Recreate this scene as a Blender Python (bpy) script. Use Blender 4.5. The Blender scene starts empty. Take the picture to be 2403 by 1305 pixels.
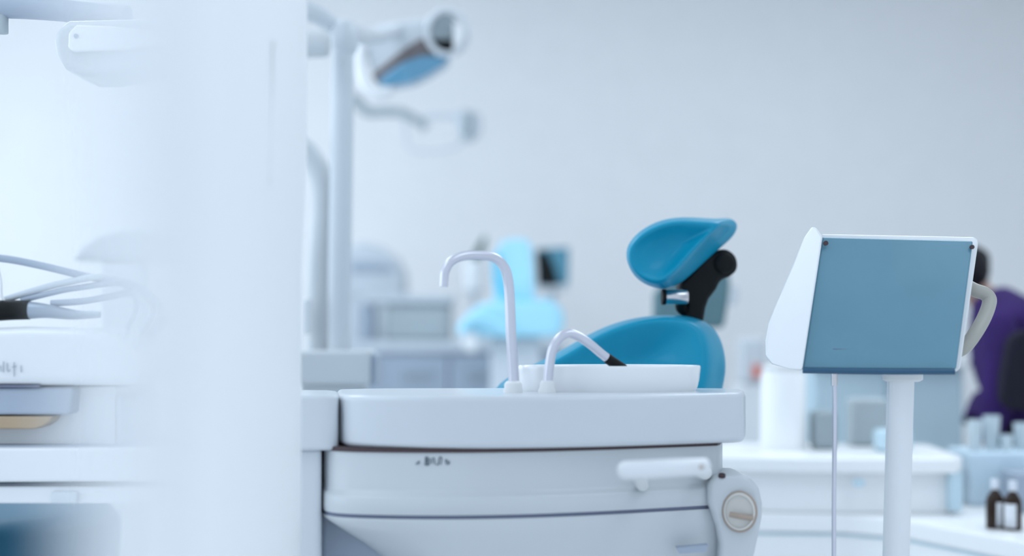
import bpy, bmesh, math
from mathutils import Vector, Matrix
PI = math.pi
C = bpy.context.scene.collection
F = 50 / 36 * 2403
H = .9602                      # eye height of the camera
CX, CY = 1201.5, 780.0         # image centre column, horizon row

DO = 0.0                        # how much farther back the group being built stands
def P(px, py, d):
    """a point of the room: column, row and distance along +Y"""
    d += DO
    return Vector(((px - CX) / F * d, d, H + (CY - py) / F * d))
def X(px, d): return (px - CX) / F * (d + DO)
def Z(py, d): return H + (CY - py) / F * (d + DO)
def R(px, d): return px / F * (d + DO)           # a length

# ------------------------------------------------------------------ materials
MATS = {}
def mat(name, col, rough=0.45, metal=0.0, coat=0.0, trans=0.0, bump=0.0, bscale=60, var=0.03, alpha=1.0, sheen=0.0):
    if name in MATS: return MATS[name]
    m = bpy.data.materials.new(name); m.use_nodes = True
    nt = m.node_tree; b = nt.nodes['Principled BSDF']
    tc = nt.nodes.new('ShaderNodeTexCoord')
    nz = nt.nodes.new('ShaderNodeTexNoise'); nz.inputs['Scale'].default_value = 7; nz.inputs['Detail'].default_value = 3
    nt.links.new(tc.outputs['Object'], nz.inputs['Vector'])
    rp = nt.nodes.new('ShaderNodeValToRGB')
    rp.color_ramp.elements[0].position = .3; rp.color_ramp.elements[1].position = .7
    rp.color_ramp.elements[0].color = tuple(max(0, c * (1 - var)) for c in col) + (1,)
    rp.color_ramp.elements[1].color = tuple(min(1, c * (1 + var)) for c in col) + (1,)
    nt.links.new(nz.outputs['Fac'], rp.inputs['Fac'])
    nt.links.new(rp.outputs['Color'], b.inputs['Base Color'])
    b.inputs['Roughness'].default_value = rough
    b.inputs['Metallic'].default_value = metal
    b.inputs['Coat Weight'].default_value = coat
    b.inputs['Transmission Weight'].default_value = trans
    b.inputs['Alpha'].default_value = alpha
    b.inputs['Sheen Weight'].default_value = sheen
    if bump:
        n2 = nt.nodes.new('ShaderNodeTexNoise'); n2.inputs['Scale'].default_value = bscale
        bp = nt.nodes.new('ShaderNodeBump'); bp.inputs['Strength'].default_value = bump; bp.inputs['Distance'].default_value = .002
        nt.links.new(tc.outputs['Object'], n2.inputs['Vector']); nt.links.new(n2.outputs['Fac'], bp.inputs['Height'])
        nt.links.new(bp.outputs['Normal'], b.inputs['Normal'])
    if max(col) < .03 or name in ('purple_cloth', 'blue_vinyl'): b.inputs['Specular IOR Level'].default_value = .25
    MATS[name] = m
    return m

WHITE = mat('gloss_white_plastic', (.80, .82, .84), .28, coat=.3, var=.01)
BRIGHT = mat('bright_white_laminate', (.96, .965, .97), .35, var=.005)
CREAM = mat('matte_white_plastic', (.78, .79, .79), .5, var=.01)
DECK = mat('deck_plastic', (.64, .675, .715), .3, coat=.2, var=.01)
BODY = mat('grey_white_plastic', (.60, .635, .66), .38, coat=.15, var=.01)
LAMPW = mat('lamp_white', (.62, .66, .70), .4, var=.01)
PORC = mat('porcelain', (.88, .89, .90), .12, coat=.6, var=.005)
TUBE = mat('brushed_silver_tube', (.66, .66, .73), .3, metal=.6, var=.02)
CHROME = mat('chrome', (.62, .60, .61), .2, metal=1, var=.02)
BLUE = mat('blue_vinyl', (.0005, .285, .455), .42, coat=.08, bump=.12, bscale=400, var=.04)
BLACK = mat('black_plastic', (.003, .004, .005), .6, bump=.2, bscale=120)
BROWN = mat('dark_gasket', (.055, .03, .035), .5)
SEAM = mat('blue_grey_seam', (.17, .19, .28), .5)
TEAL = mat('teal_screen_glass', (.115, .27, .36), .38, coat=.1, var=.05)
TEALD = mat('dark_teal_edge', (.02, .09, .17), .3)
BEIGE = mat('beige_handle_plastic', (.42, .41, .37), .4)
TAN = mat('tan_ring', (.42, .33, .27), .5)
KNOB = mat('ivory_knob_plastic', (.66, .64, .60), .35)
TXT = mat('grey_print', (.12, .16, .2), .5)
TXT2 = mat('pale_grey_print', (.38, .43, .49), .5)
WALLM = mat('painted_wall', (.87, .872, .88), .85, bump=.1, bscale=90, var=.012)
FLOORM = mat('white_resin_floor', (.88, .89, .90), .35, var=.02)
PALEB = mat('pale_blue_laminate', (.58, .74, .82), .4, var=.03)
CYAN = mat('light_cyan_vinyl', (.42, .80, .97), .5, var=.04)
CYAND = mat('bright_cyan_vinyl', (.10, .62, .88), .5, var=.04)
SLATE = mat('slate_teal_vinyl', (.10, .20, .23), .6)
GREYC = mat('grey_green_laminate', (.42, .48, .51), .5, var=.05)
GREYB = mat('grey_blue_laminate', (.37, .43, .52), .5, var=.03)
PALEG = mat('pale_grey_laminate', (.60, .65, .70), .5, var=.02)
MIDG = mat('mid_grey_metal', (.34, .40, .43), .5)
LEAF = mat('dark_leaf', (.05, .12, .10), .6)
PURPLE = mat('purple_cloth', (.032, .013, .10), .85, bump=.5, bscale=40, var=.25)
DARKC = mat('dark_cloth', (.012, .011, .022), .85)
HAIR = mat('black_hair', (.006, .005, .008), .6, bump=.5, bscale=150)
SKIN = mat('skin', (.50, .32, .25), .55, var=.04)
AMBER = mat('amber_glass', (.022, .008, .003), .3, coat=.1)
LABEL = mat('white_paper_label', (.80, .82, .86), .7)
CAP = mat('white_cap', (.78, .82, .88), .4)
CORAL = mat('coral_plastic', (.75, .20, .14), .5)
OCHRE = mat('ochre_tray', (.43, .32, .21), .5, var=.06)
TRANSL = mat('pale_blue_cup_plastic', (.80, .90, .95), .25, trans=.3, coat=.3)
LGLASS = mat('lamp_blue_glass', (.10, .30, .46), .15, coat=.8)
LREFL = mat('lamp_grey_reflector', (.17, .15, .155), .35, metal=.4)

# frosted screen: clear at its outer end, the frosting getting denser along its length
def frosted():
    m = bpy.data.materials.new('frosted_acrylic'); m.use_nodes = True
    nt = m.node_tree; N = nt.nodes; L = nt.links
    for n in list(N): N.remove(n)
    out = N.new('ShaderNodeOutputMaterial')
    tc = N.new('ShaderNodeTexCoord'); sx = N.new('ShaderNodeSeparateXYZ'); L.new(tc.outputs['Object'], sx.inputs[0])
    nz = N.new('ShaderNodeTexNoise'); nz.inputs['Scale'].default_value = 1.5; L.new(tc.outputs['Object'], nz.inputs['Vector'])
    ad = N.new('ShaderNodeMath'); ad.operation = 'MULTIPLY_ADD'; ad.inputs[1].default_value = .08; L.new(nz.outputs['Fac'], ad.inputs[0]); L.new(sx.outputs['X'], ad.inputs[2])
    mr = N.new('ShaderNodeMapRange'); mr.interpolation_type = 'SMOOTHSTEP'
    mr.inputs['From Min'].default_value = X(-10, 1.6) + .64
    mr.inputs['From Max'].default_value = X(520, 1.62) + .64
    mr.inputs['To Min'].default_value = 0.0; mr.inputs['To Max'].default_value = 1.0
    L.new(ad.outputs[0], mr.inputs['Value'])
    b = N.new('ShaderNodeBsdfPrincipled'); b.inputs['Base Color'].default_value = (.94, .95, .96, 1); b.inputs['Roughness'].default_value = .5
    t = N.new('ShaderNodeBsdfTransparent'); mx = N.new('ShaderNodeMixShader')
    L.new(mr.outputs[0], mx.inputs[0]); L.new(t.outputs[0], mx.inputs[1]); L.new(b.outputs[0], mx.inputs[2]); L.new(mx.outputs[0], out.inputs[0])
    return m
FROST = frosted()

# ------------------------------------------------------------------ mesh helpers
def wroot(o):
    while o is not None and o.parent is not None: o = o.parent
    return o
def obj(name, bm, m, parent=None, smooth=True, bevel=0, seg=3, sub=0, label=None, solid=0):
    bmesh.ops.recalc_face_normals(bm, faces=bm.faces)
    r = wroot(parent)
    if r is not None and r.type == 'EMPTY':
        bmesh.ops.translate(bm, vec=-r.location, verts=bm.verts)
    me = bpy.data.meshes.new(name); bm.to_mesh(me); bm.free()
    me.materials.append(m)
    if smooth:
        for p in me.polygons: p.use_smooth = True
        if not sub: me.set_sharp_from_angle(angle=math.radians(48))
    o = bpy.data.objects.new(name, me); C.objects.link(o)
    if parent is not None: o.parent = parent
    if solid:
        md = o.modifiers.new('solid', 'SOLIDIFY'); md.thickness = solid; md.offset = 0
    if bevel:
        md = o.modifiers.new('bevel', 'BEVEL'); md.width = bevel; md.segments = seg; md.limit_method = 'ANGLE'; md.angle_limit = math.radians(35)
        md.harden_normals = False
        wn = o.modifiers.new('wn', 'WEIGHTED_NORMAL'); wn.keep_sharp = False
    if sub:
        md = o.modifiers.new('sub', 'SUBSURF'); md.levels = sub; md.render_levels = sub
    if label: o['label'] = label
    return o
def thing(name, label, cat, loc, group=None):
    o = bpy.data.objects.new(name, None); C.objects.link(o); o.location = loc
    o.empty_display_size = .1
    o['label'] = label; o['category'] = cat
    if group: o['group'] = group
    return o
def tag(o, label, cat, group=None):
    o['label'] = label; o['category'] = cat
    if group: o['group'] = group
    return o
def struct(name, bm, m, **k):
    o = obj(name, bm, m, smooth=False, **k); o['kind'] = 'structure'; return o
def box(x0, x1, y0, y1, z0, z1, bm=None):
    bm = bm or bmesh.new()
    v = [bm.verts.new((x, y, z)) for x in (x0, x1) for y in (y0, y1) for z in (z0, z1)]
    for f in ((0,1,3,2),(4,6,7,5),(0,4,5,1),(2,3,7,6),(0,2,6,4),(1,5,7,3)): bm.faces.new([v[i] for i in f])
    return bm
def pbox(p0, p1, q0, q1, d0, d1, bm=None):
    """box whose near face spans columns p0..p1, rows q0..q1 at distance d0 and reaches back to d1"""
    return box(X(p0, d0), X(p1, d0), d0 + DO, d1 + DO, Z(q1, d0), Z(q0, d0), bm)
def loft(rings, cap0=True, cap1=True, closed=True, bm=None):
    bm = bm or bmesh.new()
    V = [[bm.verts.new(p) for p in r] for r in rings]
    n = len(V[0])
    for a, b in zip(V, V[1:]):
        for i in range(n if closed else n - 1):
            j = (i + 1) % n
            bm.faces.new((a[i], a[j], b[j], b[i]))
    if cap0: bm.faces.new(V[0])
    if cap1: bm.faces.new(V[-1])
    return bm
def cap_center(bm, ring_pts, c):
    pass
def loft_c(rings, c0=None, c1=None, bm=None):
    """closed rings, ends closed with a fan to centre points"""
    bm = bm or bmesh.new()
    V = [[bm.verts.new(p) for p in r] for r in rings]; n = len(V[0])
    for a, b in zip(V, V[1:]):
        for i in range(n):
            j = (i + 1) % n; bm.faces.new((a[i], a[j], b[j], b[i]))
    for c, r in ((c0, V[0]), (c1, V[-1])):
        if c is not None:
            v = bm.verts.new(c)
            for i in range(n): bm.faces.new((r[i], r[(i + 1) % n], v))
    return bm
def catmull(pts, n=8):
    out = []; p = [Vector(q) for q in pts]
    p = [p[0] * 2 - p[1]] + p + [p[-1] * 2 - p[-2]]
    for i in range(1, len(p) - 2):
        for k in range(n):
            t = k / n; a, b, c, d = p[i-1], p[i], p[i+1], p[i+2]
            out.append(.5 * ((2*b) + (c - a)*t + (2*a - 5*b + 4*c - d)*t*t + (3*b - a - 3*c + d)*t**3))
    out.append(p[-2]); return out
def tube(pts, r, seg=16, n=8, bm=None, flat=1.0, smooth=True):
    pts = catmull(pts, n) if smooth else [Vector(q) for q in pts]
    m = len(pts)
    rad = (lambda t: r) if not callable(r) else r
    rings = []; T = (pts[1] - pts[0]).normalized()
    U = T.cross(Vector((0, 1, 0)));
    if U.length < .1: U = T.cross(Vector((1, 0, 0)))
    U.normalize()
    for i, p in enumerate(pts):
        T2 = (pts[min(i+1, m-1)] - pts[max(i-1, 0)]).normalized()
        U = (U - T2 * U.dot(T2)).normalized(); W = T2.cross(U); q = rad(i / (m - 1))
        rings.append([p + U * math.cos(2*PI*k/seg) * q + W * math.sin(2*PI*k/seg) * q * flat for k in range(seg)])
    return loft(rings, bm=bm)
def lathe(prof, c, seg=32, sx=1, sy=1, bm=None, capb=True, capt=True):
    """prof: (radius, z) from bottom to top round a vertical axis through c (x, y)"""
    rings = [[Vector((c[0] + r*sx*math.cos(2*PI*k/seg), c[1] + r*sy*math.sin(2*PI*k/seg), z)) for k in range(seg)] for r, z in prof]
    return loft(rings, cap0=capb, cap1=capt, bm=bm)
def disc(c, axis, r, h, seg=32, sx=1.0, bm=None, prof=None):
    """a drum on centre c along axis; prof = [(radius factor, height)]"""
    axis = Vector(axis).normalized()
    U = axis.cross(Vector((0, 0, 1)))
    if U.length < .1: U = Vector((1, 0, 0))
    U.normalize(); W = axis.cross(U)
    prof = prof or [(1, 0), (1, h)]
    return loft([[c + axis*hh + U*math.cos(2*PI*k/seg)*r*f*sx + W*math.sin(2*PI*k/seg)*r*f for k in range(seg)] for f, hh in prof], bm=bm)
def prism(px, d0, d1, bm=None):
    """px: (column, row[, distance]) outline at d0, carried straight back to d1"""
    f = [P(p[0], p[1], p[2] if len(p) > 2 else d0) for p in px]
    b = [v + Vector((0, d1 - d0, 0)) for v in f]
    return loft([f, b], bm=bm)
def torus(c, axis, Rr, r, sx=1.0, a0=0, a1=2*PI, seg=40, mseg=12, bm=None):
    axis = Vector(axis).normalized(); U = axis.cross(Vector((0, 0, 1))); U.normalize(); W = axis.cross(U)
    pts = [c + U*math.cos(a0+(a1-a0)*k/seg)*Rr*sx + W*math.sin(a0+(a1-a0)*k/seg)*Rr for k in range(seg + (0 if a1-a0 > 6.28 else 1))]
    full = a1 - a0 > 6.28; bm = bm or bmesh.new(); rings = []
    n = len(pts)
    for i, p in enumerate(pts):
        T = (pts[(i+1) % n if full else min(i+1, n-1)] - pts[(i-1) % n if full else max(i-1, 0)]).normalized()
        B = T.cross(axis).normalized()
        rings.append([p + axis*math.cos(2*PI*k/mseg)*r + B*math.sin(2*PI*k/mseg)*r for k in range(mseg)])
    if full: rings.append(rings[0])
    loft(rings, cap0=not full, cap1=not full, bm=bm)
    if full: bmesh.ops.remove_doubles(bm, verts=bm.verts, dist=1e-6)
    return bm

# ------------------------------------------------------------------ room
struct('floor', box(-4.2, 3.7, -1.5, 8.8, -.1, 0), FLOORM)
struct('wall_back', box(-4.2, 3.7, 8.8, 8.95, 0, 3.2), WALLM)
struct('wall_right', box(3.7, 3.85, -1.5, 8.95, 0, 3.2), WALLM)
struct('ceiling', box(-4.2, 3.85, -1.5, 8.95, 3.2, 3.3), WALLM)
# left wall with its long window
wl = bmesh.new()
box(-4.35, -4.2, -1.5, 8.95, 0, .75, wl); box(-4.35, -4.2, -1.5, 8.95, 2.85, 3.2, wl)
box(-4.35, -4.2, -1.5, -.9, .75, 2.85, wl); box(-4.35, -4.2, 8.2, 8.95, .75, 2.85, wl)
struct('wall_left', wl, WALLM)
wf = bmesh.new()
for y in (-.9, 1.05, 3.0, 5.0, 6.6, 8.14): box(-4.32, -4.24, y, y + .06, .75, 2.85, wf)
box(-4.32, -4.24, -.9, 8.2, .75, .81, wf); box(-4.32, -4.24, -.9, 8.2, 2.79, 2.85, wf)
w = obj('window_1', wf, WHITE, smooth=False); w['kind'] = 'structure'
struct('baseboard_back', box(-4.2, 3.7, 8.78, 8.8, 0, .1), WHITE)
struct('trim_1', box(3.6, 3.7, 8.7, 8.8, 0, 3.2), WHITE)

# ------------------------------------------------------------------ frosted screen, left foreground
scr = thing('privacy_screen', 'tall frosted white screen with a rounded right edge in the left foreground', 'screen', (-.6, 1.7, 0))
prof = [(-420, 1.62), (-200, 1.61), (0, 1.60), (200, 1.60), (350, 1.605), (450, 1.62), (540, 1.65), (610, 1.70), (660, 1.76), (695, 1.83), (711, 1.90), (715, 1.96)]
def edge(z):        # the right side draws in a little below eye height
    py = CY + (H - z) * F / 1.85
    t = min(1, max(0, (py - 300) / 350.)); t = t*t*(3-2*t)
    return 6 - 14 * t
rings = []
for k in range(29):
    z = 2.1 * k / 28 + (0 if k else 0)
    fr = []; 
    pp = [Vector((X(p + edge(z) * max(0, min(1, (p - 350) / 300)), d), d, z)) for p, d in prof]
    pp = catmull(pp, 4)
    back = []
    for i, q in enumerate(pp):
        T = (pp[min(i+1, len(pp)-1)] - pp[max(i-1, 0)]).normalized()
        back.append(q + Vector((-T.y, T.x, 0)) * .012)
    rings.append(pp + back[::-1])
obj('panel', loft(rings), FROST, scr)
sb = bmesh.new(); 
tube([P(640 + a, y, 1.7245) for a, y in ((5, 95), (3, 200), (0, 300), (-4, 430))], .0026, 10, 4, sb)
obj('highlight_strip', sb, BRIGHT, scr)  # pale raised strip drawn as the screen's vertical highlight, not a separate part

# ------------------------------------------------------------------ spittoon unit in the middle
unit = thing('spittoon_unit', 'wide white dental spittoon unit with round bowl and two curved taps', 'dental unit', (0, 2.25, 0))
ZT, ZB = .8667, .7895
deck_plan = [(790, 2.34), (791, 2.20), (797, 2.155), (820, 2.115), (880, 2.096), (960, 2.085), (1050, 2.08), (1200, 2.083), (1400, 2.11), (1560, 2.148), (1700, 2.19), (1737, 2.202), (1748, 2.225), (1749, 2.30), (1735, 2.36), (1650, 2.39), (1430, 2.41), (1225, 2.40), (1100, 2.39), (900, 2.38)]
def plan(pts, z, off=0, n=3):
    v = [Vector((X(p, d), d - off, z)) for p, d in pts]
    v = catmull(v + [v[0]], n)[:-1]
    return v
obj('basin_deck', loft([plan(deck_plan, ZB), plan(deck_plan, ZT)]), DECK, unit, bevel=.009, seg=5)
# the bowl: an oval porcelain tub standing on the deck
bc = (X(1428, 2.285), 2.285)
ra = R(216, 2.285)
bowl = lathe([(ra*.94, ZT - .002), (ra*.965, ZT + .006), (ra*.985, ZT + .018), (ra, .9035), (ra*.997, .9065), (ra*.985, .9075), (ra*.965, .9065), (ra*.95, .901), (ra*.9, ZT + .006), (ra*.6, ZT + .001), (ra*.12, ZT)], bc, 64, 1, .5)
obj('bowl', bowl, PORC, unit)
obj('drain', lathe([(.016, ZT + .0005), (.016, ZT + .003), (.012, ZT + .004)], bc, 24), CHROME, unit)
# taps
pth = [(1206, 905), (1204, 860), (1199, 780), (1196, 700), (1192, 655), (1183, 627), (1160, 605), (1120, 599), (1085, 601), (1058, 614), (1045, 636), (1042, 655), (1041, 673)]
t1 = obj('tall_tap', tube([P(a, b, 2.21 - .0004 * max(0, 1196 - a)) for a, b in pth], lambda t: R(13.0, 2.2) - .0022 * t, 20, 5), TUBE, unit, label='tall silvery hooked water tap')
obj('collar', lathe([(.0150, ZT - .002), (.0150, ZT + .004), (.0138, ZT + .007), (.0138, ZT + .013), (.0120, ZT + .016), (.0095, ZT + .018)], (X(1204, 2.205), 2.205), 24), CREAM, t1)
t2 = obj('short_tap', tube([P(a, b, d) for a, b, d in ((1285, 905, 2.195), (1289, 862, 2.195), (1296, 822, 2.195), (1312, 795, 2.195), (1334, 783, 2.2), (1358, 790, 2.205), (1385, 808, 2.21), (1410, 829, 2.22), (1432, 846, 2.225))], lambda t: R(11.5, 2.2) - .0005 * t, 20, 5), TUBE, unit, label='short arched silvery rinse tap')
obj('nozzle', tube([P(1424, 840, 2.223), P(1442, 853, 2.228), P(1462, 867, 2.235)], lambda t: .0080 + .001 * t, 16, 3), BLACK, t2, label='black rubber nozzle')
obj('collar', lathe([(.0138, ZT - .002), (.0138, ZT + .004), (.0115, ZT + .008), (.0108, ZT + .016), (.0085, ZT + .019)], (X(1284, 2.195), 2.195), 24), CREAM, t2)
# body under the deck
body_plan = [(757, 2.30), (757, 2.20), (764, 2.145), (800, 2.112), (880, 2.096), (980, 2.088), (1100, 2.089), (1250, 2.105), (1400, 2.135), (1560, 2.18), (1672, 2.215), (1684, 2.225), (1690, 2.25), (1688, 2.33), (1600, 2.38), (1200, 2.40), (850, 2.38)]
def bring(z, off=0, left=0):
    q = []
    for p, d in body_plan:
        k = max(0, 1 - (p - 757) / 330.)
        q.append((p + left * k, d + (left * k * .0006)))
    return plan(q, z, off)
obj('gasket', loft([bring(.7835, .0025), bring(.7900, .0025)]), BROWN, unit, label='dark brown gasket line')
obj('upper_body', loft([bring(.692, .002), bring(.6925, .010), bring(.700, .013), bring(.716, .012), bring(.7205, .009), bring(.724, .002), bring(.730, 0), bring(.780, 0), bring(.7838, 0), ]), BODY, unit)
obj('seam_strip', loft([bring(.6865, .006), bring(.6925, .006)]), SEAM, unit, label='blue grey seam line')
obj('lower_body', loft([bring(0.0, -.10, 280), bring(.30, -.06, 250), bring(.52, -.02, 190), bring(.60, .0, 150), bring(.635, .008, 95), bring(.665, .012, 35), bring(.681, .012, 4), bring(.6868, .010, 0)]), BODY, unit)
# rounded end cap with the turning knob
capp = [(1660, 1135), (1676, 1117), (1700, 1114), (1740, 1115), (1764, 1124), (1780, 1146), (1788, 1180), (1787, 1212), (1780, 1250), (1768, 1305), (1752, 1400), (1735, 1520), (1670, 1520), (1676, 1400), (1686, 1320), (1688, 1275), (1680, 1235), (1668, 1200), (1660, 1180)]
fr = [P(a, b, 2.19) for a, b in capp]
cen = sum(fr, Vector()) / len(fr)
ins = [v + (Vector((cen.x, v.y, v.z)) - v) * .12 + Vector((0, -.008, 0)) for v in fr]
cap_o = obj('end_cap', loft([ins, fr, [v + Vector((0, .12, 0)) for v in fr]]), BODY, unit, bevel=.006, seg=4)
kc = P(1736, 1200, 2.18)
kn = obj('knob', disc(kc, (-.25, -1, .05), R(45, 2.18), .012, 40, .84, prof=[(1.0, -.004), (1.0, .006), (.96, .009), (.86, .010), (.84, .006), (.0001, .006)]), KNOB, cap_o, label='ivory round twist knob')
obj('knob_rim', torus(kc + Vector((-.001, -.005, 0)), (-.25, -1, .05), R(46, 2.18), .0018, .84), TAN, kn)
gb = bmesh.new(); gA = P(1712, 1186, 2.166); gB = P(1772, 1215, 2.166)
tube([P(1712, 1207, 2.167), P(1738, 1212, 2.163), P(1766, 1216, 2.167)], .0042, 12, 4, gb, flat=.9)
obj('grip', gb, TAN, kn)
obj('screw', disc(P(1694, 1119, 2.185), (0, -.4, 1), .0055, .004), BROWN, cap_o)
# bar handle in front of the body
hd = bmesh.new()
tube([P(1468, 1106, 1.89), P(1475, 1104, 1.885), P(1520, 1102, 1.88), P(1580, 1098, 1.885), P(1640, 1096, 1.895), P(1664, 1096, 1.90)], lambda t: R(23, 1.88) * (1 - .10 * t) * min(1, .55 + 6 * t, .55 + 6 * (1 - t)), 20, 6, hd)
hnd = obj('bar_handle', hd, WHITE, unit)
obj('handle_mount', tube([P(1640, 1100, 1.90), P(1650, 1106, 2.0), P(1655, 1110, 2.24)], .011, 14, 4), CREAM, hnd)
obj('handle_mount', tube([P(1500, 1110, 1.89), P(1504, 1130, 1.98), P(1508, 1140, 2.16)], .009, 14, 4), CREAM, hnd)
obj('indicator', disc(P(1646, 1096, 1.872), (0, -1, 0), .003, .002), TAN, hnd)
# print on the body
def strokes(name, lst, d, m, parent, w=.0007):
    bm = bmesh.new()
    for s in lst: tube([P(a, b, d) for a, b in s], w, 6, 3, bm)
    return obj(name, bm, m, parent)
def sc_(s, x0=950, y0=1050, k=1/16.02): return [[(x0 + a * k, y0 + b * k) for a, b in q] for q in s]
strokes('lettering', sc_([[(760, 370), (850, 370)], [(780, 360), (775, 520), (755, 660)], [(850, 350), (870, 500), (845, 660)], [(935, 400), (940, 560), (890, 660), (760, 665)], [(820, 420), (830, 640)],
    [(1020, 610), (1040, 440), (1085, 390), (1115, 470), (1130, 640)], [(1170, 650), (1260, 640), (1275, 480), (1320, 360), (1385, 400), (1375, 520), (1350, 650)], [(1290, 420), (1270, 620)],
    [(400, 640), (460, 590), (550, 510)], [(490, 640), (555, 560)], [(1530, 460), (1540, 590), (1590, 650)], [(1540, 460), (1600, 500), (1640, 640), (1675, 590), (1680, 510)]]), 2.0865, TXT, unit)
vm = prism([(1588, 1286, 2.15), (1662, 1279, 2.158), (1655, 1296, 2.158), (1596, 1300, 2.15)], 2.15, 2.17)
obj('vent', vm, GREYB, unit)
# left module beside the deck
obj('side_module', loft([plan([(545, 2.20), (550, 2.13), (600, 2.11), (720, 2.11), (781, 2.12), (794, 2.14), (794, 2.19), (775, 2.285), (600, 2.30), (555, 2.28)], z) for z in (.784, ZT + .0005)]), DECK, unit, bevel=.007, seg=4)
mp = [(757, 1058), (757, 1150), (755, 1245), (764, 1275), (780, 1320), (800, 1400), (600, 1400), (520, 1058)]
obj('side_pillar', loft([plan([(560, 2.20), (565, 2.15), (600, 2.125), (735, 2.125), (754, 2.14), (754, 2.19), (750, 2.28), (560, 2.28)], z) for z in (0, .70, .7845)]), DECK, unit, bevel=.006)
obj('plinth', box(-.16, .22, 2.2, 2.36, 0, .2), BODY, unit, bevel=.01)
ub = bmesh.new()
loft([[Vector((x, y, z)) for x, y in ((-.296, 2.20), (-.1, 2.20), (-.1, 2.28), (-.31, 2.28))] for z in (0, .70)], bm=ub)
obj('rear_duct', ub, GREYB, unit, bevel=.01)

# ------------------------------------------------------------------ blue chair
chair = thing('dental_chair', 'bright blue vinyl dental chair with scooped headrest behind the spittoon', 'dental chair', (.2, 2.93, 0))
DO = -.12
O = [(1463,600),(1473,567),(1503,537),(1548,514),(1600,507),(1650,510),(1688,513),(1718,508),(1740,526),(1724,558),(1691,584),(1653,618),(1613,657),(1583,676),(1550,683),(1508,669),(1480,644)]
Rm = [(1476,598),(1486,570),(1513,545),(1553,523),(1600,515),(1642,516),(1674,517),(1696,518),(1694,530),(1670,549),(1646,574),(1619,602),(1593,631),(1567,656),(1541,665),(1509,655),(1484,630)]
def dep(px, a=2.76, b=2.86): return a + (b - a) * max(0, min(1, (px - 1464) / 275.))
cc = (1575, 582)
ringO = [P(a, b, dep(a)) for a, b in O]
ringM = [P((a*.5+c*.5), (b*.5+e*.5), dep(a)-.035) for (a, b), (c, e) in zip(O, Rm)]
ringR = [P(a, b, dep(a, 2.715, 2.75)) for a, b in Rm]
def inset(k, dd): return [P(a + (cc[0]-a)*k, b + (cc[1]-b)*k, 2.725 + dd) for a, b in Rm]
ringB1 = [P(a + (cc[0]+25-a)*.06, b + (cc[1]-b)*.06, dep(a)+.03) for a, b in O]
ringB2 = [P(a + (cc[0]+35-a)*.3, b + (cc[1]+5-b)*.3, dep(a)+.055) for a, b in O]
hb = loft_c([ringB2, ringB1, ringO, ringM, ringR, inset(.14, .004), inset(.35, .017), inset(.65, .028)], P(cc[0]+35, cc[1], 2.88), P(cc[0], cc[1], 2.758))
hr = obj('headrest', hb, BLUE, chair, sub=2)
BO = [(1150,905),(1215,870),(1300,831),(1375,785),(1430,759),(1495,742),(1560,736),(1618,739),(1664,753),(1691,780),(1705,820),(1710,862),(1703,905),(1688,960),(1655,1040),(1560,1110),(1350,1130),(1200,1080),(1140,980)]
BR = [(1185,905),(1235,877),(1315,838),(1385,795),(1436,770),(1497,751),(1556,745),(1605,748),(1637,762),(1652,788),(1660,822),(1662,860),(1654,903),(1640,950),(1605,1020),(1520,1070),(1350,1080),(1225,1040),(1170,970)]
bcc = (1450, 900)
def bd(px, py, a): return a + (py - 740) * -.0003 + max(0, px - 1500) * .0001
def bins(k, dd): return [P(a + (bcc[0]-a)*k, b + (bcc[1]-b)*k, bd(a, b, 2.71) + dd) for a, b in BR]
bk = loft_c([[P(a + (bcc[0]+20-a)*.25, b + (bcc[1]-b)*.25, bd(a, b, 2.92)) for a, b in BO], [P(a + (bcc[0]-a)*.04, b + (bcc[1]-b)*.04, bd(a, b, 2.88)) for a, b in BO], [P(a, b, bd(a, b, 2.82)) for a, b in BO],
    [P(a*.45+c*.55, b*.45+e*.55, bd(a, b, 2.745)) for (a, b), (c, e) in zip(BO, BR)], bins(0, 0), bins(.12, .003), bins(.4, .012), bins(.7, .018)], P(1470, 900, 2.90), P(1450, 900, 2.68))
obj('backrest', bk, BLUE, chair, sub=2)
br = prism([(1655,600),(1697,582),(1720,590),(1733,612),(1730,636),(1712,650),(1692,656),(1682,678),(1664,702),(1657,722),(1651,760),(1608,760),(1611,716),(1598,690),(1592,665),(1620,640)], 2.845, 2.91)
bo = obj('headrest_bracket', br, BLACK, chair, bevel=.012, seg=4, label='black headrest bracket')
obj('bracket_joint', disc(P(1700, 618, 2.845), (0, -1, 0), R(24, 2.84), .012, 28, prof=[(1, 0), (1, .003), (.9, .005)]), BLACK, bo)
obj('bracket_arm', tube([P(1602, 702, 2.84), P(1598, 722, 2.85), P(1620, 738, 2.87)], .011, 12, 4), BLACK, bo)
kb = disc(P(1558, 697, 2.80), (1, .06, 0), R(17.5, 2.8), R(56, 2.8), 32, prof=[(.9, 0), (1, .002), (1, R(54, 2.8)), (.92, R(56, 2.8))])
ck = obj('lock_knob', kb, CHROME, chair, label='chrome cylindrical lock knob')
obj('knob_cap', disc(P(1553, 697, 2.80), (1, .06, 0), R(18.5, 2.8), .007, 32), BLACK, ck)
obj('seat', box(-.24, .38, 2.68, 3.16, .40, .50), BLUE, chair, bevel=.04, seg=5)
obj('seat_frame', box(-.20, .32, 2.74, 3.10, .33, .405), WHITE, chair, bevel=.02)
obj('pedestal', box(-.05, .22, 2.83, 3.03, .06, .34), WHITE, chair, bevel=.03)
obj('base_plate', box(-.24, .34, 2.73, 3.13, 0, .07), WHITE, chair, bevel=.02)
obj('back_support', loft([[Vector((x, y, .45)) for x, y in ((.12, 2.76), (.26, 2.76), (.26, 2.86), (.12, 2.86))], [Vector((x, y, .80)) for x, y in ((.18, 2.76), (.31, 2.76), (.31, 2.84), (.18, 2.84))]]), WHITE, chair, bevel=.01)

DO = 0.0
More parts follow.
